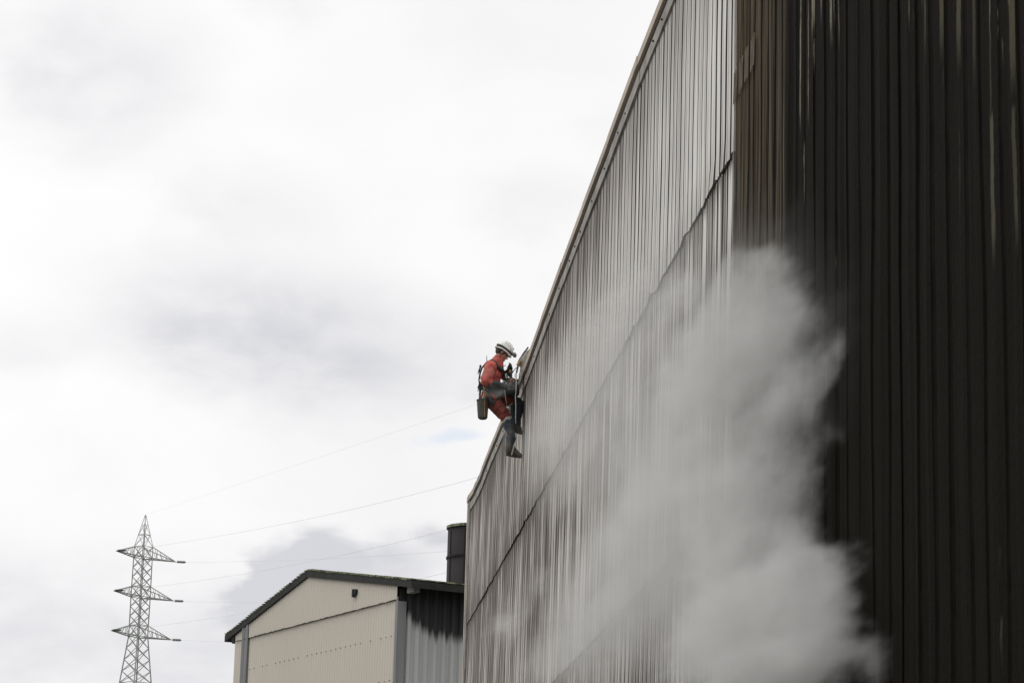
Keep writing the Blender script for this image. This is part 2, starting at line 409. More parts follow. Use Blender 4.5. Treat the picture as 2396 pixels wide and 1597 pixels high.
# eave: trim, gap, cap, following the sagging roof line
cap, trim, gapm, slab = MB(), MB(), MB(), MB()
y = Y_NEAR; k = 0
while y < Y_END + .1:
    L = 2.43 if y < 38 else (.8 if y < 46 else .35)
    y2 = min(y + L, Y_END + .15); z0, z2 = roofz(y), roofz(y2); j = random.uniform(-.008, .008); k += 1
    def strip(mb, xo, xi, zt, zb, yy0, yy1, zz0, zz1):
        vs = []
        for yy, zz in ((yy0, zz0), (yy1, zz1)):
            vs += [(xo, yy, zz + zb), (xo, yy, zz + zt), (xi, yy, zz + zt), (xi, yy, zz + zb)]
        mb.add(vs, [(0, 1, 2, 3), (4, 7, 6, 5), (0, 4, 5, 1), (1, 5, 6, 2), (2, 6, 7, 3), (3, 7, 4, 0)])
    strip(cap, XW - .06 + j * .6, XW - .01, 0, -.10, y, y2 + .05, z0, z2)
    strip(gapm, XW - .020, XW + .05, -.103, -.15, y, y2, z0, z2)
    strip(trim, XW - .030 + j * .5, XW + .045, -.153, -.30, y, y2, z0, z2)
    strip(slab, XW - .009, XW + 24, -.004, -.11, y, y2, z0, z2)
    y = y2
    if y >= Y_END + .1: break
y = 10
while y < 45:
    y += random.choice((.6, 1.2, 2.1)); trim.tube([(XW - .028, y, roofz(y) - .23), (XW - .044, y, roofz(y) - .23)], .012, 8, 1)
cap.build('roof_cap', M_tan, hall); trim.build('eave_trim', [M_trimg, M_black], hall); gapm.build('eave_gap', M_black, hall); slab.build('roof', M_roof, hall)
zE = roofz(Y_END) - .10
# far corner flashing
b = MB(); b.box((XW - .02, Y_END + .06, zE / 2), (.03, .10, zE / 2 - .01)); b.build('corner_flashing', M_tan, hall)
b = MB(); b.box((XW - .016, Y_END - .16, zE / 2), (.022, .11, zE / 2 - .01)); b.build('corner_gap', M_trimg, hall)

# ================================================================== pale gabled shed
GD = ray(-2270, 2240); GD.z = 0; GD.normalize()      # gable runs away to the left along this
HD = Vector((-GD.y * -1, -GD.x, 0)); HD = Vector((GD.y, -GD.x, 0))      # side wall runs away to the right
if HD.y < 0: HD = -HD
C0 = at_y(934.5, 1480, 77.0); C0.z = 0
def gp(px, py, off=0.0): return on_plane(px, py, C0 - HD * off, HD)
def g_uz(px, py, off=0.0):
    p = gp(px, py, off); return (p - C0).dot(GD), p.z
shed = thing('gabled_shed', C0, 'cream corrugated shed with dark gabled roof beyond the hall', 'building')
uL, zL = g_uz(555.5, 1485.5); uP, zP = g_uz(728, 1350); _, zR = g_uz(934.5, 1372)
print('SHED', uL, zL, uP, zP, zR)
def cream_fn(t, bs):
    p = t.pos(); x, y, z = t.sep(p)
    q = t.m('ADD', t.m('MULTIPLY', x, GD.x), t.m('MULTIPLY', y, GD.y))
    s = t.noise(t.vec(t.m('MULTIPLY', q, 1.6), t.m('MULTIPLY', z, .08), 0.0), 1, 3, .6)
    s2 = t.noise(p, .35, 4, .6)
    c = t.mix(s2, (.52, .485, .415), (.60, .565, .495))
    c = t.mix(t.m('MULTIPLY', t.step(s, .64, .72), .30), c, (.48, .33, .17))
    t.put(bs.inputs['Base Color'], c)
M_cream = mat('cream_sheet', cream_fn, rough=.75)
def greyw_fn(t, bs):
    p = t.pos(); x, y, z = t.sep(p)
    q = t.m('ADD', t.m('MULTIPLY', x, HD.x), t.m('MULTIPLY', y, HD.y))
    s = t.noise(t.vec(t.m('MULTIPLY', q, 5.0), t.m('MULTIPLY', z, .15), 0.0), 1, 4, .6)
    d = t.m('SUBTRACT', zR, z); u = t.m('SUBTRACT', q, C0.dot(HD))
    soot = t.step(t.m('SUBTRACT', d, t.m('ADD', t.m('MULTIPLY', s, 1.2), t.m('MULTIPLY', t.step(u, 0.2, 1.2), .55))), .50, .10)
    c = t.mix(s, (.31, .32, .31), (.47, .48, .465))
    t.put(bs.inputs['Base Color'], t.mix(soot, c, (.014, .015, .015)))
M_greyw = mat('grey_side_sheet', greyw_fn, rough=.7)
M_panel = mat('blue_grey_sheet', color=(.17, .172, .172), rough=.6, var=.2, scale=2, stretch=(6, 6, .3))
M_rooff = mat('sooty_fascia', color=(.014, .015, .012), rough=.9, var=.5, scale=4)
def moss_fn(t, bs):
    n = t.noise(t.pos(), 3.0, 5, .6)
    t.put(bs.inputs['Base Color'], t.mix(t.step(n, .4, .6), (.05, .055, .035), (.22, .25, .15)))
M_moss = mat('mossy_roof', moss_fn, rough=.95)
def ztop(u): return zP + (zL - zP) * (u - uP) / (uL - uP) if u > uP else zP + (zR - zP) * (uP - u) / uP
_, zS = g_uz(923, 1405)
def gable(u0, u1, z0, z1f, off, m, name, pitch=.176, screws=()):
    b = MB(); n = int((u1 - u0) / (pitch / 6)); cols = []
    for i in range(n + 1):
        u = u0 + (u1 - u0) * i / n; d = off + .024 * math.cos(2 * math.pi * u / pitch)
        base = C0 + GD * u - HD * d
        cols.append((base + Vector((0, 0, z0)), base + Vector((0, 0, max(z0, z1f(u))))))
    vs = [q for c in cols for q in c]
    b.add(vs, [(2 * i, 2 * i + 2, 2 * i + 3, 2 * i + 1) for i in range(n)])
    for zz in screws:
        u = .4
        while u < uL - .8:
            b.box(C0 + GD * u - HD * .07 + Vector((0, 0, zz)), (.014, .02, .014), Matrix((GD, HD, Vector((0, 0, 1)))).transposed(), 1); u += .352 if random.random() < .8 else .7
    return b.build(name, m, shed)
uA, _ = g_uz(571, 1540); uB, _ = g_uz(585, 1540)
gable(.12, uA, zS, ztop, .07, M_cream, 'upper_cladding'); gable(.12, uA, 0, lambda u: min(zS + .1, ztop(u)), .03, [M_cream, M_trimg], 'lower_cladding', screws=(g_uz(910, 1490)[1], g_uz(910, 1592)[1]))
gable(uA, uB, 0, ztop, .10, M_panel, 'grey_strip', .33) if uB > uA else gable(uB, uA, 0, ztop, .12, M_panel, 'grey_strip', .33)
gable(min(uA, uB) * 0 + max(uA, uB), uL, 0, ztop, .05, M_cream, 'edge_cladding')
# body
b = MB(); LEN = 16.0
poly = [C0 + GD * .05, C0 + GD * .05 + Vector((0, 0, zR - .05)), C0 + GD * uP + Vector((0, 0, zP - .05)), C0 + GD * (uL - .03) + Vector((0, 0, zL - .05)), C0 + GD * (uL - .03)]
b.prism([p + HD * .03 for p in poly], HD * LEN); b.build('wall_core', M_rooff, shed)
# side wall
b = MB(); n = 340; vs = []
for i in range(n + 1):
    v = LEN * i / n; d = .045 * max(-1, min(1, 1.8 * math.cos(2 * math.pi * v / .29)))
    p = C0 + HD * v - GD * (.03 + d); vs += [p, p + Vector((0, 0, zR - .02))]
b.add(vs, [(2 * i, 2 * i + 2, 2 * i + 3, 2 * i + 1) for i in range(n)]); b.build('side_cladding', M_greyw, shed)
b = MB(); b.prism([C0 - HD * .13 - GD * .10, C0 - HD * .13 + GD * .06, C0 - HD * .115 + GD * .06, C0 - HD * .115 - GD * .085, C0 + HD * .15 - GD * .085, C0 + HD * .15 - GD * .10], (0, 0, zR - .45)); b.build('corner_flashing', M_panel, shed)
# roof slabs
def roofslab(mb, ua, za, ub, zb, th, v0, v1, lift=0.0, mi=0):
    A = C0 + GD * ua + Vector((0, 0, za + lift)); B_ = C0 + GD * ub + Vector((0, 0, zb + lift)); dn = Vector((0, 0, -th))
    mb.prism([A + HD * v0, B_ + HD * v0, B_ + HD * v0 + dn, A + HD * v0 + dn], HD * (v1 - v0), mi)
OV = -.16; sR = (zP - zR) / uP; sL = (zP - zL) / (uL - uP)
uEL = uL + .72; uER = -1.0
b = MB(); TH = .21
roofslab(b, uP, zP + TH, uEL, zP + TH - sL * (uEL - uP), TH, OV, LEN + .3)
roofslab(b, uP - .001, zP + TH, uER, zP + TH - sR * (uP - uER), TH, OV - .002, LEN + .3)
rf = b.build('roof', M_rooff, shed)
b = MB()
for (a, e) in ((uP, uEL), (uP, uER)):
    N = 34
    for i in range(N):
        u = a + (e - a) * (i + .5) / N; s_ = sL if e > a else -sR
        z = zP + TH - (sL * (u - uP) if e > a else sR * (uP - u))
        b.box(C0 + GD * u + HD * (OV + 4) + Vector((0, 0, z + .012 + random.random() * .02)), (abs(e - a) / N * .42, 4.02, .018), Matrix((GD, HD, Vector((0, 0, 1)))).transposed() )
b.build('roof_sheet', M_moss, rf)
# eave gutter box on the left and purlin end on the right
b = MB(); A = C0 + GD * (uL + .12) + Vector((0, 0, zL - .14)); Mx = Matrix((GD, HD, Vector((0, 0, 1)))).transposed()
b.box(A + HD * 5, (.09, 5.1, .12), Mx); b.build('gutter', M_rooff, shed)
b = MB(); b.box(C0 - GD * .42 + HD * .2 + Vector((0, 0, zR - .10)), (.22, .10, .12), Mx); b.build('purlin_end', M_trimg, shed)
# vent
vu, vz = g_uz(839, 1386)
b = MB(); b.box(C0 + GD * vu - HD * .13 + Vector((0, 0, vz)), (.13, .04, .085), Mx); b.box(C0 + GD * (vu + .04) - HD * .15 + Vector((0, 0, vz - .02)), (.05, .04, .12), Mx); b.build('vent', M_rooff, shed)
# lap line and screw rows
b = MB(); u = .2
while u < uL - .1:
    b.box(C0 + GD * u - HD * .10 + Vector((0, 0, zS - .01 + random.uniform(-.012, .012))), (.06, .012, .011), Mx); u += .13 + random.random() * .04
b.build('lap_shadow_strip', M_rooff, shed)  # solid dark strips stand in for the shade under the sheet lap

# ================================================================== dark tank behind the shed
tc_ = at_y(1108, 1300, 104.0)
tk = thing('steel_silo', (tc_.x, 104, 0), 'dark brown steel silo rising behind the shed roof', 'silo')
M_tank = mat('dark_steel', color=(.010, .008, .008), rough=.9, var=.35, scale=.9, bump=.1)
zt = at_y(1045, 1232, 104.0).z; rT = (1108 - 1043.5) * 104 / 6150
def ring(z0, z1, r): return [Vector((tc_.x, 104, z0)), Vector((tc_.x, 104, z1))]
b = MB(); b.tube([(tc_.x, 104, 0), (tc_.x, 104, zt)], rT - .03, 48); b.build('shell', M_tank, tk, True)
b = MB(); z2 = at_y(1045, 1304, 104).z
b.tube([(tc_.x, 104, z2 - .04), (tc_.x, 104, z2 + .04)], rT + .01, 48); b.build('seam_band', M_tank, tk)
b = MB(); b.tube([(tc_.x, 104, zt - .07), (tc_.x, 104, zt + .03)], rT + .03, 48); b.build('rim', M_moss, tk)
b = MB()
for a in (-2.0, -1.2, -2.7):
    b.box((tc_.x + math.cos(a) * (rT - .025), 104 + math.sin(a) * (rT - .025), zt / 2 - .1), (.02, .02, zt / 2 - .1))
b.build('vertical_seam', M_tank, tk)

# ================================================================== pylon
YP = 250.0
def zpy(py): return at_y(328.7, py, YP).z
AX = at_y(328.7, 1400, YP).x
lk = Vector((AX, YP, 0)).normalized(); aarm = math.atan2(lk.x, lk.y) + R_(49)
U = Vector((math.sin(aarm), math.cos(aarm), 0)); V = Vector((-U.y, U.x, 0))
pyl = thing('power_pylon', (AX, YP, 0), 'grey lattice transmission tower with three pairs of crossarms', 'pylon')
M_py = mat('galvanised_lattice', color=(.30, .315, .29), rough=.6, metal=.1, var=.2, scale=.5)
M_ins = mat('glass_insulator', color=(.045, .06, .05), rough=.4)
ppm = 6150 / YP
lev = [(0, 2.9), (zpy(1597), 1.48), (zpy(1488.5), .90), (zpy(1462.5), .89), (zpy(1396), .91), (zpy(1371), .90), (zpy(1303.7), .88), (zpy(1278), .88), (zpy(1250), .56), (zpy(1205), .05)]
def hw(z):
    for (a, ra), (c, rc) in zip(lev, lev[1:]):
        if z <= c: return ra + (rc - ra) * (z - a) / (c - a)
    return .05
def node(k, z):
    h = hw(z) / math.sqrt(2); s = ((1, 1), (1, -1), (-1, -1), (-1, 1))[k % 4]
    return Vector((AX, YP, z)) + U * (h * s[0]) + V * (h * s[1])
b = MB()
zs = [z for z, _ in lev]
for k in range(4):
    b.tube([node(k, z) for z in zs[:8]], [.085, .075, .065, .065, .06, .06, .055, .05], 6)
    b.tube([node(k, z) for z in zs[7:]], .03, 5)
b.build('leg', M_py, pyl)
b = MB()
def brace(z0, z1, n, r):
    for i in range(n):
        a, c = z0 + (z1 - z0) * i / n, z0 + (z1 - z0) * (i + 1) / n
        for k in range(4):
            b.tube([node(k, a), node(k + 1, c)], r, 4); b.tube([node(k + 1, a), node(k, c)], r, 4)
        if i == 0:
            for k in range(4): b.tube([node(k, a), node(k + 1, a)], r, 4)
brace(0, zs[1], 12, .04); brace(zs[1], zs[2], 4, .036); brace(zs[2], zs[3], 1, .036); brace(zs[3], zs[4], 3, .034)
brace(zs[4], zs[5], 1, .034); brace(zs[5], zs[6], 3, .034); brace(zs[6], zs[7], 1, .034); brace(zs[7], zs[8], 1, .022); brace(zs[8], zs[8] + (zs[9] - zs[8]) * .6, 1, .018)
b.tube([(AX, YP, zs[7]), (AX, YP, zs[9] + .1)], .045, 6)
for k in range(4): b.tube([node(k, zs[8]), node(k + 1, zs[8])], .03, 4)
b.build('lattice_bracing', M_py, pyl)
tips = {}
for ai, (zt_, zb_) in enumerate(((zs[7], zs[6]), (zs[5], zs[4]), (zs[3], zs[2]))):
    for sg, L in ((-1, 3.35), (1, 4.15)):
        tip = Vector((AX, YP, (zb_ * .82 + zt_ * .18))) + U * (sg * L); tips[(ai, sg)] = tip
        b = MB(); ks = (0, 1) if sg > 0 else (2, 3)
        for k in ks:
            n0, n1 = node(k, zb_), node(k, zt_)
            b.tube([n0, tip], .05, 5); b.tube([n1, tip], .042, 5)
            for q in range(1, 5):
                f0, f1 = q / 5, (q - .5) / 5
                b.tube([n0.lerp(tip, f0), n1.lerp(tip, f1)], .022, 4); b.tube([n0.lerp(tip, f0), n1.lerp(tip, f0)], .022, 4)
        a0, a1 = node(ks[0], zb_), node(ks[1], zb_)
        for q in range(5):
            b.tube([a0.lerp(tip, q / 5), a1.lerp(tip, q / 5)], .025, 4); b.tube([a0.lerp(tip, q / 5), a1.lerp(tip, (q + 1) / 5)], .02, 4)
        b.build('crossarm', M_py, pyl)
def lag(p, x):
    (x0, y0), (x1, y1), (x2, y2) = p
    return y0 * (x - x1) * (x - x2) / ((x0 - x1) * (x0 - x2)) + y1 * (x - x0) * (x - x2) / ((x1 - x0) * (x1 - x2)) + y2 * (x - x0) * (x - x1) / ((x2 - x0) * (x2 - x1))
M_wire = mat('aluminium_wire', color=(.60, .61, .61), rough=.5, metal=.0)
WIR = [((0, 1), [(431, 1319), (892, 1299.5), (1042, 1289)], 'line running level from the top right crossarm of the pylon'),
       ((1, 1), [(426, 1408.5), (620, 1409), (1042, 1392)], 'line running level from the middle right crossarm of the pylon'),
       ((2, 1), [(420, 1498), (530, 1501), (1042, 1490)], 'line running level from the lowest right crossarm of the pylon'),
       ((0, -1), [(293, 1296), (760, 1205), (1110, 1118)], 'line rising to the right from the top left crossarm of the pylon'),
       ((1, -1), [(287, 1386), (530, 1348), (1042, 1240)], 'line rising to the right from the middle left crossarm of the pylon'),
       ((2, -1), [(281, 1480), (583, 1432), (1042, 1339)], 'line rising to the right from the lowest left crossarm of the pylon'),
       (None, [(337, 1206), (805, 1050), (1115, 945)], 'thin earth line rising steeply to the right from the pylon peak')]
def px_of(p):
    q = CM.transposed() @ (p - EYE); return CW / 2 + F * q.x / -q.z, CH / 2 - F * q.y / -q.z
for key, pp, lab in WIR:
    if key is not None:
        tip = tips[key]; nx, ny = px_of(tip); L = 1.0
        e = at_y(nx + (24 if key[1] > 0 else 26), ny + (1 if key[1] > 0 else 0), YP - .0)
        e = e.lerp(e, 1); e = tip + (at_y(nx + 24, ny + (1 if key[1] > 0 else -1), tip.y) - tip)
        b = MB(); N = 12; b.tube([tip, tip.lerp(e, .15)], .03, 6)
        for q in range(N):
            c = tip.lerp(e, .15 + .8 * q / N); c2 = tip.lerp(e, .15 + .8 * (q + .6) / N); b.tube([c, c2], .13, 10)
        b.tube([tip.lerp(e, .15), e], .05, 6)
        b.build('insulator', M_ins, pyl); sx, sy = px_of(e); y_s = e.y
        pp = [(sx, sy)] + pp[1:]
    else: y_s = YP; pp = [px_of(Vector((AX, YP, zs[9] + .1)))] + pp[1:]
    x0, x1 = pp[0][0], 1180.0; pts = []
    for q in range(41):
        t_ = q / 40; x = x0 + (x1 - x0) * t_
        yy = 1 / (1 / y_s + (1 / 120.0 - 1 / y_s) * t_); pts.append(at_y(x, lag(pp, x), yy))
    b = MB(); b.tube(pts, [.008 if key else .0045] * 41, 5)
    tag(b.build('power_line', M_wire), 'thin power ' + lab, 'power line', 'wires strung from the pylon')

# ================================================================== rope access worker
def Q(px, py, dy=0.0): return at_y(px, py, YQ + dy)
def K(cx, cy, dy=0.0): return Q(1080 + cx / 9.8, 780 + cy / 9.8, dy)           # crop of the upper body
def K2(cx, cy, dy=0.0): return Q(1080 + cx / 9.225, 920 + cy / 9.225, dy)      # crop of the legs
PX = YQ / 6150.0
M_skin = mat('skin', color=(.33, .17, .12), rough=.55, var=.15, scale=30)
M_hair = mat('dark_hair', color=(.03, .022, .018), rough=.8)
M_red = mat('red_orange_workwear', color=(.37, .066, .048), rough=.8, var=.30, scale=9, bump=.3)
M_redd = mat('dirty_red_trousers', color=(.165, .034, .024), rough=.85, var=.55, scale=7, bump=.3)
M_navy = mat('navy_workwear', color=(.022, .032, .042), rough=.85, var=.4, scale=8, bump=.3)
M_dkgr = mat('dark_grey_fabric', color=(.030, .040, .040), rough=.85, var=.4, scale=9)
M_strap = mat('black_webbing', color=(.012, .018, .018), rough=.8, var=.4, scale=30)
M_reflect = mat('reflective_tape', color=(.38, .36, .32), rough=.5, var=.15)
M_helmet = mat('white_helmet_shell', color=(.62, .62, .58), rough=.35, var=.10, scale=14)
M_blackp = mat('black_plastic', color=(.02, .022, .022), rough=.45)
M_boot = mat('grey_brown_boot', color=(.055, .046, .036), rough=.85, var=.4, scale=20, bump=.3)
M_lens = mat('grey_lamp_body', color=(.18, .18, .18), rough=.3)
M_steel = mat('steel_gear', color=(.55, .55, .55), rough=.35, metal=.8)
M_gold = mat('anodised_orange_gear', color=(.45, .20, .06), rough=.4, metal=.4)
M_yel = mat('yellow_webbing', color=(.42, .28, .07), rough=.8)
M_glove = mat('dark_work_glove', color=(.05, .05, .048), rough=.85, var=.4, scale=12)
M_canvas = mat('grubby_canvas', color=(.060, .060, .050), rough=.9, var=.5, scale=6, bump=.3)
M_rope = mat('pale_rope', color=(.42, .42, .40), rough=.8, var=.2, scale=80)
M_drope = mat('dark_rope', color=(.05, .05, .045), rough=.8)
M_pad = mat('canvas_edge_pad', color=(.27, .25, .215), rough=.9, var=.3, scale=5)

RS, LS = -.20, .20                       # near (right) and far (left) side of the body
per = thing('person', Q(1142, 925), 'worker in red jacket, dark trousers and white helmet hanging on ropes at the wall', 'person')
# joints
neck = Q(1166, 846); chest = Q(1156, 870); waist = Q(1146, 900); pelv = Q(1142, 922)
shR, elR, wrR = Q(1148, 858, RS), Q(1139, 893, RS - .06), Q(1181, 902, RS - .02)
shL, elL, wrL = Q(1157, 858, LS - .02), Q(1179, 880, LS + .02), Q(1186, 871, .08)
hipR, knR, anR, toR, heR = Q(1143, 927, -.11), Q(1184, 976, -.15), Q(1192, 1044, -.13), Q(1221, 1065, -.13), Q(1190, 1059, -.13)
hipL, knL, anL, toL, heL = Q(1148, 926, .10), Q(1213, 944, .16), Q(1209, 993, .16), Q(1222, 1010, .16), Q(1204, 1003, .16)
# helmet frame: facing forward and down
ang = R_(31); Fw = Vector((math.cos(ang), 0, -math.sin(ang))); Up = Vector((math.sin(ang), 0, math.cos(ang))); Sd = Vector((0, 1, 0))
HM = Matrix((Fw, Sd, Up)).transposed(); HC = Q(1180, 818.5)
def H(f, s, u): return HC + Fw * f + Sd * s + Up * u
# body: head, face, neck, trunk, limbs and hands in one surface
b = MB()
b.ball(H(.0, 0, -.01), (.095, .074, .11), HM, 20, 12)                       # skull
b.ball(H(.022, 0, -.085), (.070, .060, .075), HM, 18, 10)                   # face
b.capsule(H(.070, 0, -.142), H(.02, 0, -.135), .028, .045, 12)              # chin and jaw
b.capsule(H(.085, 0, -.055), H(.108, 0, -.092), .010, .015, 10)             # nose
b.ball(H(.086, 0, -.122), (.014, .026, .008), HM, 10, 6)                    # lips
b.ball(H(.080, 0, -.035), (.016, .055, .012), HM, 10, 6)                    # brow
for s in (-1, 1):
    b.ball(H(-.010, s * .076, -.068), (.020, .010, .034), HM, 12, 8)        # ears
    b.ball(H(.056, s * .036, -.085), (.022, .018, .020), HM, 10, 6)         # cheeks
b.capsule(H(-.02, 0, -.09), neck, .058, .062); b.capsule(neck, chest, .075, .125, flat=(1.25, .9)); b.capsule(chest, waist, .125, .115, flat=(1.2, .9)); b.capsule(waist, pelv, .12, .13, flat=(1.2, .9))
for a_, c_, e_ in ((shR, elR, wrR), (shL, elL, wrL)):
    b.capsule(a_, c_, .058, .044); b.capsule(c_, e_, .044, .030)
for a_, c_, e_, t_, h_ in ((hipR, knR, anR, toR, heR), (hipL, knL, anL, toL, heL)):
    b.capsule(a_, c_, .07, .045); b.capsule(c_, e_, .040, .030); b.capsule(h_ + Vector((.02, 0, .01)), h_.lerp(t_, .7) + Vector((0, 0, .012)), .025, .02)
def hand(mb, w, mid, side, r=1.0, curl=.6):
    """palm, four fingers of different length and a thumb, curled round what is held; w wrist, mid knuckle centre, side unit vector across the palm"""
    d = (mid - w).normalized(); side = (side - d * side.dot(d)).normalized(); nn = d.cross(side)
    mb.capsule(w, w.lerp(mid, .9), .028 * r, .036 * r, 12, flat=(1.0, .75))
    tips_ = []
    for q, (o_, L) in enumerate(((-.030, .068), (-.010, .078), (.010, .072), (.029, .056))):
        a0 = mid + side * o_ * r; c = curl * (1 + .12 * q)
        a1 = a0 + (d * math.cos(c * .5) + nn * math.sin(c * .5)) * L * .45 * r
        a2 = a1 + (d * math.cos(c * 1.5) + nn * math.sin(c * 1.5)) * L * .33 * r
        a3 = a2 + (d * math.cos(c * 2.5) + nn * math.sin(c * 2.5)) * L * .25 * r
        mb.tube([a0 - d * .02, a0, a1, a2, a3], [.011 * r, .0115 * r, .0105 * r, .0095 * r, .007 * r], 8)
    t0 = w.lerp(mid, .35) - side * .030 * r
    mb.tube([t0, t0 - side * .022 * r + d * .022 * r + nn * .01, t0 - side * .018 * r + d * .05 * r + nn * .030 * r, t0 - side * .002 + d * .068 * r + nn * .04 * r], [.015 * r, .013 * r, .011 * r, .008 * r], 8)
hR = (wrR, Q(1194, 904.5, RS + .02), Vector((0, .5, .9))); hL = (wrL, Q(1193.5, 863, .04), Vector((0, .9, .3)))
hand(b, *hR, r=.8); hand(b, *hL, r=.8)
body = b.build('body', M_skin, per); smoothmesh(body, .0075, 3)
# eye, dark hair under the helmet, stubble
b = MB()
for s in (-1, 1):
    b = MB(); b.ball(H(.083, s * .030, -.062), .0105, None, 10, 8); b.build('eye', M_blackp, per, True)
b = MB(); b.ball(H(-.035, 0, -.055), (.083, .078, .070), HM, 16, 10); b.capsule(H(.035, -.071, -.045), H(.03, -.069, -.085), .010, .007); b.capsule(H(.035, .071, -.045), H(.03, .069, -.085), .010, .007)
smoothmesh(b.build('hair', M_hair, per), .009, 3)
# jacket
b = MB()
b.capsule(Q(1160, 853), Q(1155, 872), .115, .145, flat=(1.30, .95)); b.capsule(Q(1152, 872), Q(1148, 893), .155, .155, flat=(1.25, .95)); b.capsule(Q(1150, 893), Q(1145, 914), .140, .135, flat=(1.2, .95))
b.capsule(Q(1148, 858, -.12), shR, .10, .085); b.capsule(Q(1157, 858, .12), shL, .10, .085)
b.capsule(shR, elR, .095, .080); b.capsule(Q(1137, 886, RS - .05), Q(1147, 896, RS - .06), .084, .074); b.capsule(shL, elL, .085, .066); b.capsule(elL, Q(1184, 874, .13), .062, .048)
jk = b.build('jacket', M_red, per); smoothmesh(jk, .010, 5, .035, .07)
# stand-up collar
b = MB(); cN = Q(1163.5, 847); cd = (H(-.01, 0, -.11) - cN).normalized()
b.tube([cN - cd * .05, cN, cN + cd * .05, cN + cd * .095], [.120, .100, .086, .072], 24, flat=(1.0, 1.0)); smoothmesh(b.build('collar', M_red, jk), .010, 4, .015, .04)
# dark lower sleeve of the near arm
b = MB(); b.capsule(Q(1144, 897, RS - .06), Q(1164, 901, RS - .05), .073, .060); b.capsule(Q(1164, 901, RS - .05), Q(1181, 903, RS - .02), .060, .047)
b.capsule(Q(1148, 905, -.14), Q(1172, 911, -.12), .085, .055)
sl_ = b.build('dark_sleeve', M_dkgr, per); smoothmesh(sl_, .010, 5, .025, .05)
# gloves
for hh, m_ in ((hR, M_glove), (hL, M_strap)):
    b = MB(); hand(b, *hh, r=1.5); d = (hh[1] - hh[0]).normalized(); b.capsule(hh[0] - d * .05, hh[0] + d * .01, .044, .040)
    smoothmesh(b.build('glove', m_, per), .006, 2)
# trousers: red upper part, dark below the knee
b = MB(); b.capsule(Q(1144, 912), Q(1141, 926), .145, .150, flat=(1.15, .92))
b.capsule(hipR, Q(1180, 971, -.15), .130, .096); b.capsule(hipL, Q(1200, 940, .15), .118, .085)
tr = b.build('trousers', M_redd, per); smoothmesh(tr, .010, 5, .04, .07)
b = MB(); dR = (Q(1183, 975.5, -.15) - hipR).normalized()
b.capsule(Q(1184, 977, -.15), Q(1186, 981, -.15), .082, .082); smoothmesh(b.build('reflective_band', M_reflect, tr), .009, 4, .015, .05)
b = MB(); b.capsule(Q(1197, 945, .13), Q(1199, 955, .13), .060, .05); smoothmesh(b.build('reflective_band', M_reflect, tr), .009, 4, .015, .05)
b = MB(); b.capsule(Q(1190, 988, -.15), Q(1194, 1004, -.14), .085, .084); b.capsule(Q(1194, 1004, -.14), Q(1195.5, 1024, -.13), .083, .070); b.capsule(Q(1195.5, 1024, -.13), Q(1192, 1044, -.13), .072, .056)
smoothmesh(b.build('trouser_leg', M_navy, tr), .010, 5, .035, .06)
b = MB(); b.capsule(Q(1208, 942, .15), Q(1214, 948, .16), .095, .092); b.capsule(Q(1213, 948, .16), Q(1211, 970, .16), .092, .075); b.capsule(Q(1211, 970, .16), Q(1207, 994, .16), .072, .050); b.capsule(Q(1199, 950, .1), Q(1203, 985, .12), .04, .05)
smoothmesh(b.build('trouser_leg', M_navy, tr), .010, 5, .035, .06)
# boots
def boot(an, he, to, nm='boot', r=1.0):
    b = MB(); b.capsule(an + (an - he) * .35, he.lerp(an, .35), .058 * r, .052 * r); b.capsule(he + Vector((.01, 0, .015)), he.lerp(to, .55) + Vector((0, 0, .022)), .050 * r, .048 * r, flat=(.9, 1)); b.capsule(he.lerp(to, .5) + Vector((0, 0, .014)), to + Vector((-.03, 0, 0)), .050 * r, .040 * r, flat=(1.0, .9))
    b.capsule(an + (to - he) * .12, he.lerp(to, .5) + Vector((0, 0, .04)), .045 * r, .038 * r)
    o = b.build(nm, M_boot, per); smoothmesh(o, .008, 4, .012, .03)
    so_ = MB(); d = (to - he).normalized(); dn = Vector((d.z, 0, -d.x)); dn = dn if dn.z < 0 else -dn
    pts = []
    for q in range(9):
        f_ = q / 8; w = .040 + .012 * math.sin(math.pi * min(1, f_ * 1.1)) if f_ < .85 else .036 * (1.15 - f_) / .3 + .012
        pts.append((he - d * .045).lerp(to + d * .01, f_))
    so_.tube([p + dn * (.038 - .012 * abs(i - 4) / 8) for i, p in enumerate(pts)], [.012] + [.020] * 7 + [.012], 10, flat=(2.2, .75))
    so_.build('sole', M_blackp, o, True)
    return o
b1 = boot(anR, heR, toR, r=1.05); boot(anL, heL, toL)
b = MB(); b.tube([Q(1204.5, 1036, -.20), Q(1202, 1045, -.21), Q(1199, 1056, -.20), Q(1197, 1064, -.20)], .011, 6, flat=(.5, 1)); b.build('reflective_strip', M_reflect, b1)
# helmet
b = MB()
N_, M_ = 32, 14; vs = []; fs = []
for i in range(M_ + 1):
    zz = math.sin(math.pi / 2 * i / M_); q = math.sqrt(max(0, 1 - zz ** 2.3))
    for k in range(N_):
        a = 2 * math.pi * k / N_; vs.append(H(math.cos(a) * q * .132, math.sin(a) * q * .110, zz * .130 + .004))
for i in range(M_):
    for k in range(N_): fs.append((i * N_ + k, i * N_ + (k + 1) % N_, (i + 1) * N_ + (k + 1) % N_, (i + 1) * N_ + k))
b.add(vs, fs); hel = b.build('helmet', M_helmet, per, True)
hel.modifiers.new('th', 'SOLIDIFY').thickness = .006
b = MB(); b.tube([H(math.cos(a) * .134, math.sin(a) * .112, .004 + .004 * math.sin(2 * a)) for a in [2 * math.pi * k / 36 for k in range(36)]], .016, 8, closed=True, flat=(1.0, .45)); b.build('edge_band', M_blackp, hel, True)
b = MB()
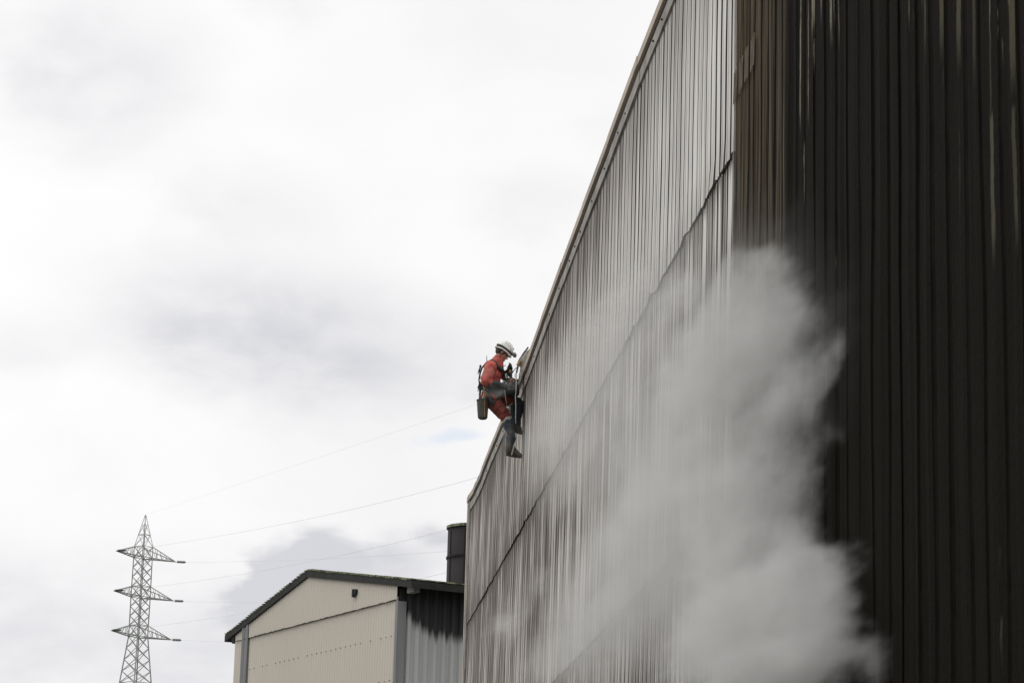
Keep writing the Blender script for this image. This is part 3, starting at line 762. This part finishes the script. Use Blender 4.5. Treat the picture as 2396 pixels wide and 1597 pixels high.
ringp = [H(math.cos(a) * (.122 + .018 * max(0, math.cos(a))), math.sin(a) * .103, -.022 - .010 * max(0, math.cos(a)) - (.004 if math.cos(a) < -.5 else 0)) for a in [2 * math.pi * k / 36 for k in range(36)]]
b.tube(ringp, .016, 8, closed=True, flat=(.6, 1.1)); b.build('rim', M_helmet, hel, True)
b = MB(); b.tube([H(math.cos(a) * .134, 0, math.sin(a) * .133 + .004) for a in [math.pi * k / 20 for k in range(0, 14)]], .007, 8, flat=(1.8, .6)); b.ball(H(.105, 0, .092), (.016, .014, .010), HM); b.build('front_ridge', M_dkgr, hel, True)
b = MB()
for f_, u_ in ((-.028, .083), (.010, .088), (.044, .078), (.072, .057), (.090, .030)):
    q = 1 - (f_ / .132) ** 2 - ((u_ - .004) / .130) ** 2.3; s_ = -.110 * math.sqrt(max(.02, q)); b.ball(H(f_, s_ - .002, u_), (.0075, .006, .0085), HM, 10, 6)
b.build('vent_hole', M_blackp, hel, True)
b = MB(); b.ball(H(-.125, 0, -.032), (.018, .03, .02), HM); b.build('rear_adjuster', M_blackp, hel, True)
b = MB(); b.capsule(H(.128, -.02, -.012), H(.168, -.01, .018), .012, .014); b.capsule(H(.165, -.035, .022), H(.178, .03, .022), .030, .030); b.tube([H(.155, 0, .015), H(.205, 0, .018)], [.030, .026], 16)
b.build('headlamp', M_lens, hel, True)
b = MB()
for s in (-1, 1):
    b.tube([H(-.055, s * .088, -.02), H(-.02, s * .085, -.09), H(.012, s * .070, -.135), H(.045, s * .035, -.168)], .006, 6, flat=(1.4, .6)); b.tube([H(.045, s * .094, -.02), H(.012, s * .080, -.095)], .005, 6)
b.build('chin_strap', M_strap, hel, True)
# harness
b = MB()
def strapR(dy): return [Q(1146, 846, dy + .0), Q(1152, 843, dy - .01), Q(1158, 848, dy - .055), Q(1163, 856, dy - .06), Q(1170, 862, dy - .02), Q(1176, 866, dy + .05)]
b.tube(strapR(-.115), .046, 8, flat=(1.0, .55)); b.tube([Q(1153, 842, .12), Q(1162, 851, .16), Q(1174, 864, .12)], .040, 8, flat=(1, .5))
b.tube([Q(1148, 845, -.1), Q(1138, 848, -.08), Q(1128, 860, -.06), Q(1123.5, 872, -.05), Q(1121, 888, -.05), Q(1123, 903, -.06)], .022, 8, flat=(1, .6))
b.tube([Q(1176, 858, 0), Q(1178, 866, 0), Q(1180, 880, 0), Q(1180, 896, 0)], .02, 8, flat=(1.4, .6))
wst = [Q(1148 + 26 * math.cos(a), 910 + 4 * math.cos(a) + 1.5 * math.sin(a * 2), -.185 * math.sin(a)) for a in [2 * math.pi * k / 24 for k in range(24)]]
b.tube(wst, .033, 8, closed=True, flat=(.45, 1))
har = b.build('harness', M_strap, per, True)
b = MB()                                                                    # leg loops and hip pad
b.tube([Q(1131, 913, -.16), Q(1143, 924, -.245), Q(1150, 940, -.235), Q(1155, 952, -.17)], [.04, .06, .07, .035], 10, flat=(1, .45)); b.capsule(Q(1145, 914, -.16), Q(1166, 920, -.16), .09, .07); b.tube([Q(1168, 914, -.13), Q(1164, 928, -.22), Q(1156, 945, -.22)], .028, 8, flat=(1, .5))
smoothmesh(b.build('leg_loop', M_dkgr, har), .008, 3, .01, .04)
for f_ in (lambda b: (b.box(Q(1124, 903, -.08), (.035, .04, .04), Matrix.Rotation(.3, 3, 'Y')), b.capsule(Q(1119.5, 911, -.1), Q(1115.5, 916, -.1), .007, .004), b.capsule(Q(1122, 905, -.1), Q(1119, 912, -.1), .012, .008)),
           lambda b: b.box(Q(1128, 912, -.16), (.045, .025, .045), Matrix.Rotation(-.2, 3, 'Y'))):
    b = MB(); f_(b); smoothmesh(b.build('belt_pouch', M_strap, har), .007, 2)
for n_, f_ in (('back_buckle', lambda b: (b.box(Q(1121.5, 867, -.04), (.014, .02, .025)), b.capsule(Q(1124, 855, -.04), Q(1123, 862, -.04), .016, .012), b.capsule(Q(1123, 862, -.04), Q(1122, 867, -.04), .010, .010))),
               ('strap_end', lambda b: b.capsule(Q(1139.5, 847, -.05), Q(1138.5, 831, -.04), .009, .004)),
               ('strap_end', lambda b: b.capsule(Q(1176, 858.5, -.03), Q(1183.5, 853.5, -.02), .008, .006))):
    b = MB(); f_(b); smoothmesh(b.build(n_, M_strap, har), .006, 1)
for q_ in ([Q(1122, 888, -.11), Q(1124, 893, -.14), Q(1127, 898, -.16)], [Q(1131, 906, -.24), Q(1135, 910.5, -.25)]):
    b = MB(); b.tube(q_, .012, 8, flat=(1.2, .6)); b.build('yellow_tab', M_yel, har, True)
def biner(c, rx, ry, rot, r=.0055, dy=0.0, m_=None, n='carabiner'):
    pts = []
    for k in range(16):
        a = 2 * math.pi * k / 16; u, v = rx * math.cos(a) , ry * math.sin(a)
        pts.append(c + Vector((u * math.cos(rot) - v * math.sin(rot), .012 * math.sin(a + 1), u * math.sin(rot) + v * math.cos(rot))))
    q = MB(); q.tube(pts, r, 8, closed=True); return q.build(n, m_ or M_steel, har, True)
biner(Q(1129.5, 919, -.27), .020, .044, -.08, .006); biner(Q(1134.5, 920.5, -.27), .017, .040, .1, .006, m_=M_gold); biner(Q(1121.5, 914.5, -.12), .011, .022, .2, .0045)
biner(Q(1159.5, 964, -.12), .018, .026, -.4, .005, m_=M_drope, n='gear_loop'); biner(Q(1118.5, 872, -.05), .009, .02, .1, .0045); biner(Q(1125, 859, -.05), .012, .02, .3, .005, m_=M_blackp)
b = MB(); b.tube([Q(1132, 925, -.27), Q(1128.5, 932, -.26), Q(1125, 938, -.22)], .006, 6); b.tube([Q(1133, 925, -.27), Q(1136, 934, -.25), Q(1138, 939, -.2)], .006, 6); b.build('bucket_sling', M_steel, har, True)
# chest gear: ascender, descender, rings
biner(Q(1188.5, 860.5, .0), .016, .020, .5, .0035); biner(Q(1184.5, 879, -.06), .012, .040, .05, .0055); biner(Q(1189, 876, .0), .017, .022, .3, .007, m_=M_blackp)
biner(Q(1198.5, 889.5, -.10), .024, .027, 0, .009, m_=M_gold); biner(Q(1194.5, 896.5, -.1), .012, .013, 0, .008, m_=M_gold); biner(Q(1180.5, 894, -.10), .030, .017, -.45, .008); biner(Q(1179, 898.5, -.06), .025, .026, .2, .008, m_=M_blackp)
biner(Q(1190.5, 901.5, -.06), .026, .023, -.4, .010, m_=M_blackp); biner(Q(1207, 878, .0), .014, .032, -.15, .0055, m_=M_lens)
b = MB(); b.box(Q(1194, 870, .0), (.040, .018, .036), Matrix.Rotation(.5, 3, 'Y')); b.box(Q(1196, 879, .0), (.018, .012, .040), Matrix.Rotation(-.1, 3, 'Y')); b.tube([Q(1187, 873, 0), Q(1193, 881, .02), Q(1193.5, 888, .0)], .012, 8)
smoothmesh(b.build('rope_clamp', M_blackp, har), .006, 2)
b = MB(); b.box(Q(1193.6, 867.6, -.025), (.014, .008, .012), Matrix.Rotation(.4, 3, 'Y')); b.build('orange_cam', M_gold, har)
b = MB(); b.capsule(Q(1188, 889, .0), Q(1208, 890, .0), .040, .032); b.capsule(Q(1196, 893, -.02), Q(1206, 905, .0), .062, .060); b.capsule(Q(1186, 888, 0), Q(1184, 898, 0), .03, .02); b.capsule(Q(1183, 912, .02), Q(1204, 918, .05), .07, .075)
smoothmesh(b.build('gear_pouch', M_dkgr, har), .008, 4, .03, .04)

# ---- things hanging beside the worker
bk = thing('tool_bucket', Q(1129, 981, -.2), 'grubby grey canvas tool bucket slung below the worker\'s hip', 'bucket')
b = MB(); top, bot = Q(1129.5, 936.5, -.20), Q(1129.3, 979, -.20)
b.tube([top, top.lerp(bot, .05), top.lerp(bot, .5), top.lerp(bot, .9), top.lerp(bot, .98), bot + Vector((0, 0, -.008))], [.090, .089, .082, .074, .068, .050], 28, cap=False)
b.add([bot + Vector((math.cos(2 * math.pi * k / 20) * .068, math.sin(2 * math.pi * k / 20) * .068, .012)) for k in range(20)], [tuple(range(20))])
sh = b.build('canvas_body', M_canvas, bk, True); sh.modifiers.new('t', 'SOLIDIFY').thickness = .006
b = MB(); b.tube([top + Vector((math.cos(2 * math.pi * k / 28) * .091, math.sin(2 * math.pi * k / 28) * .091, .002)) for k in range(28)], .007, 8, closed=True); b.build('rim', M_dkgr, bk, True)
b = MB()
for a in (-1.3, 1.8): b.tube([top + Vector((math.cos(a) * .092, math.sin(a) * .092, 0)), top.lerp(bot, .5) + Vector((math.cos(a) * .085, math.sin(a) * .085, 0)), bot + Vector((math.cos(a) * .075, math.sin(a) * .075, .02))], .010, 6, flat=(1.4, .4))
b.build('side_strap', M_yel, bk)
b = MB(); b.tube([top + Vector((-.085, 0, 0)), Q(1125, 934, -.2), Q(1130, 930, -.22), Q(1135, 934, -.2), top + Vector((.085, 0, 0))], .006, 6); b.build('handle', M_strap, bk, True)

# edge pad thrown over the eave
b = MB(); pp = [(1242, 812), (1236, 818), (1231, 822), (1225, 829), (1219, 837.5), (1216.5, 841), (1218, 846), (1222, 846), (1220.5, 860), (1217.5, 874), (1214, 886), (1213, 899), (1217, 897), (1222, 884), (1228, 866), (1235, 848), (1246, 822)]
b.prism([Q(x, y, -.16) for x, y in pp], (0, .32, 0)); pd = b.build('edge_pad', M_pad, None); smoothmesh(pd, .012, 8, .03, .06)
tag(pd, 'folded grey canvas pad draped over the roof edge under the ropes', 'edge pad')
def rope(name, pts, r, m_, lab):
    b = MB(); b.tube(pts, r, 8); return tag(b.build(name, m_, None, True), lab, 'rope', 'ropes of the worker')
rope('rope', [Q(1236, 812, -.02), Q(1226, 825, -.02), Q(1216.5, 840, -.03), Q(1214, 850, -.03), Q(1211, 861, -.03), Q(1208.5, 872, -.03)], .013, M_drope, 'thick dark rope running down from the edge pad to the chest gear')
rope('rope', [Q(1213, 856, .0), Q(1206, 862, .0), Q(1198.5, 870.5, .0)], .006, M_drope, 'short thin rope slanting from the dark rope to the worker\'s far hand')
rope('rope', [Q(1208.5, 872, -.10), Q(1208, 890, -.26), Q(1207.6, 915, -.27), Q(1206, 926, -.27), Q(1207, 950, -.27), Q(1206.5, 975, -.27), Q(1206.8, 991, -.26)], .0075, M_rope, 'pale rope hanging straight down in front of the worker\'s knees')
rope('rope', [Q(1181, 912, -.22), Q(1182, 925, -.21), Q(1185, 942, -.19), Q(1186, 950, -.12)], .005, M_rope, 'thin grey cord hanging between the worker\'s thighs')
b = MB()
b.box(Q(1213.2, 848, -.03), (.017, .016, .05), Matrix.Rotation(.35, 3, 'Y')); tag(b.build('rope_clamp', M_yel, None), 'small yellow brown clamp on the dark rope below the edge pad', 'rope clamp')


# ================================================================== steam drifting off the wall
def steam(which, name, label):
    me = bpy.data.volumes.new(name); o = bpy.data.objects.new(name, me); COL.objects.link(o)
    tag(o, label, 'steam', kind='stuff')
    m = bpy.data.materials.new('steam'); m.use_nodes = True; t = NT(m.node_tree); t.n.clear()
    pv = t.new('ShaderNodeVolumePrincipled'); pv.inputs['Color'].default_value = (.83, .83, .82, 1)
    pv.inputs['Density'].default_value = 1.0; pv.inputs['Anisotropy'].default_value = 0.1
    t.l.new(pv.outputs[0], t.new('ShaderNodeOutputMaterial').inputs['Volume'])
    g = bpy.data.node_groups.new('steam_density', 'GeometryNodeTree')
    g.interface.new_socket('Geometry', in_out='OUTPUT', socket_type='NodeSocketGeometry')
    t = NT(g); p = t.new('GeometryNodeInputPosition').outputs[0]
    def blobs(lst, warp):
        out = None
        for (px, py, depth, rx, ry, rd, w) in lst:
            px *= 1.0187; py *= 1.0187
            if depth is None:                                      # hugging the wall
                c = at_x(px, py, XW - rd * .55); f = c.y / (c.y * 0 + (px - 611))
                ry_m = c.y * rx * 1.0187 / (px - 611); rx_m = rd; rz = ry * 1.0187 * c.y / F
            else:
                c = at_y(px, py, depth); rx_m = rx * 1.0187 * depth / F; ry_m = rd; rz = ry * 1.0187 * depth / F
            s = t.new('ShaderNodeVectorMath', operation='SUBTRACT'); t.l.new(warp, s.inputs[0]); s.inputs[1].default_value = c
            d = t.new('ShaderNodeVectorMath', operation='MULTIPLY'); t.l.new(s.outputs[0], d.inputs[0]); d.inputs[1].default_value = (1 / rx_m, 1 / ry_m, 1 / rz)
            l = t.new('ShaderNodeVectorMath', operation='LENGTH'); t.l.new(d.outputs[0], l.inputs[0])
            v = t.m('MULTIPLY', t.step(l.outputs['Value'], 1.25, 0.35), w)
            out = v if out is None else t.m('ADD', out, v)
        return out
    # swirling warp of the lookup position
    n = t.new('ShaderNodeTexNoise'); n.inputs['Scale'].default_value = 1.1; n.inputs['Detail'].default_value = 5; n.inputs['Roughness'].default_value = .6
    t.l.new(t.scl(p, (1, .25, 1)), n.inputs['Vector'])
    a = t.new('ShaderNodeVectorMath', operation='SUBTRACT'); t.l.new(n.outputs['Color'], a.inputs[0]); a.inputs[1].default_value = (.5, .5, .5)
    b = t.new('ShaderNodeVectorMath', operation='MULTIPLY_ADD'); t.l.new(a.outputs[0], b.inputs[0]); b.inputs[1].default_value = (1.2, 3.0, 1.4); t.l.new(p, b.inputs[2])
    warp = b.outputs[0]
    dense = blobs([(1790, 1490, None, 120, 220, .7, 1.2), (1690, 1430, None, 150, 190, .7, .85), (1735, 1180, None, 125, 190, .6, 1.05),
                   (1765, 705, None, 85, 85, .5, 1.05), (1680, 800, None, 120, 120, .5, .9), (1800, 850, None, 55, 150, .45, .85), (1720, 960, None, 125, 130, .5, .9),
                   (1440, 660, None, 70, 45, .4, .8), (1550, 690, None, 80, 55, .4, .6), (1620, 900, None, 100, 110, .4, .4), (1610, 1130, None, 90, 140, .5, .35),
                   (1830, 1340, None, 85, 140, .6, .9), (1840, 1550, None, 75, 90, .7, .9), (1500, 1510, None, 160, 80, .5, .5)], warp)
    veil = blobs([(1560, 1000, None, 220, 330, .6, 1.3), (1450, 1350, None, 260, 220, .6, 1.0), (1400, 880, None, 170, 200, .5, 1.1), (1290, 1000, None, 80, 130, .4, .7),
                  (1240, 800, None, 70, 90, .35, .8), (1170, 1440, None, 100, 40, .3, .9), (1600, 1250, None, 170, 300, .6, 1.0), (1330, 1480, None, 190, 70, .5, .8)], warp)
    n1 = t.noise(t.scl(p, (1.2, .34, 1.0)), 1.7, 8, .70, .7); n2 = t.noise(t.scl(p, (1.3, .30, .9)), 2.0, 7, .66, .9)
    D1 = t.step(t.m('ADD', dense, t.m('MULTIPLY', t.m('SUBTRACT', n1, .5), 2.4)), .42, 1.35, 0, DENSE)
    D1 = t.m('MULTIPLY', D1, t.step(dense, .02, .40))
    n4 = t.noise(t.scl(p, (1.5, .5, 1.2)), 5.0, 7, .72, .6)
    D1 = t.m('MULTIPLY', D1, t.step(n4, .34, .66, .4, 1.5))
    D2 = t.m('MULTIPLY', t.m('MULTIPLY', veil, t.step(n2, .36, .66, .35, 1.3)), VEIL)
    tot = t.m('ADD', D1, D2)
    sx, sy, sz = t.sep(p)
    tot = t.m('MULTIPLY', tot, t.step(sx, XW - 1.6, XW - 1.1))
    tot = t.m('MULTIPLY', tot, t.step(sz, 3.0, 3.3))
    vc = t.new('GeometryNodeVolumeCube'); t.l.new(tot, vc.inputs['Density'])
    vc.inputs['Min'].default_value = (XW - 1.7, 13.5, 3.0); vc.inputs['Max'].default_value = (XW + .1, 40.0, 9.2)
    vc.inputs['Resolution X'].default_value = 90; vc.inputs['Resolution Y'].default_value = 290; vc.inputs['Resolution Z'].default_value = 300
    # a second, small wisp passing in front of the worker
    wisp = blobs([(1140, 900, YQ - .5, 34, 10, .25, .8), (1175, 885, YQ - .5, 24, 14, .2, .5), (1165, 1000, YQ - .45, 18, 34, .2, .5), (1120, 855, YQ - .45, 18, 22, .2, .3)], warp2(t, p))
    n3 = t.noise(p, 6.0, 4, .6, .4)
    vc2 = t.new('GeometryNodeVolumeCube'); t.l.new(t.m('MULTIPLY', t.m('MULTIPLY', wisp, t.step(n3, .38, .66)), 1.9), vc2.inputs['Density'])
    a_, b_ = at_y(1105, 1080, YQ - .5), at_y(1225, 860, YQ - .5)
    vc2.inputs['Min'].default_value = (a_.x, YQ - .85, a_.z); vc2.inputs['Max'].default_value = (b_.x, YQ - .25, b_.z)
    vc2.inputs['Resolution X'].default_value = 50; vc2.inputs['Resolution Y'].default_value = 20; vc2.inputs['Resolution Z'].default_value = 90
    sm = t.new('GeometryNodeSetMaterial'); t.l.new((vc if which == 0 else vc2).outputs[0], sm.inputs[0]); sm.inputs['Material'].default_value = m
    t.l.new(sm.outputs[0], t.new('NodeGroupOutput').inputs[0])
    me.materials.append(m)
    md = o.modifiers.new('steam', 'NODES'); md.node_group = g
def warp2(t, p):
    n = t.new('ShaderNodeTexNoise'); n.inputs['Scale'].default_value = 5.0; n.inputs['Detail'].default_value = 2
    t.l.new(p, n.inputs['Vector'])
    a = t.new('ShaderNodeVectorMath', operation='SUBTRACT'); t.l.new(n.outputs['Color'], a.inputs[0]); a.inputs[1].default_value = (.5, .5, .5)
    b = t.new('ShaderNodeVectorMath', operation='MULTIPLY_ADD'); t.l.new(a.outputs[0], b.inputs[0]); b.inputs[1].default_value = (.18, .1, .18); t.l.new(p, b.inputs[2])
    return b.outputs[0]
DENSE, VEIL = 1.6, 0.31
steam(0, 'steam_cloud', 'thick pale steam billowing off the wet hall wall')
steam(1, 'steam_wisp', 'thin wisp of steam drifting past the roped worker')
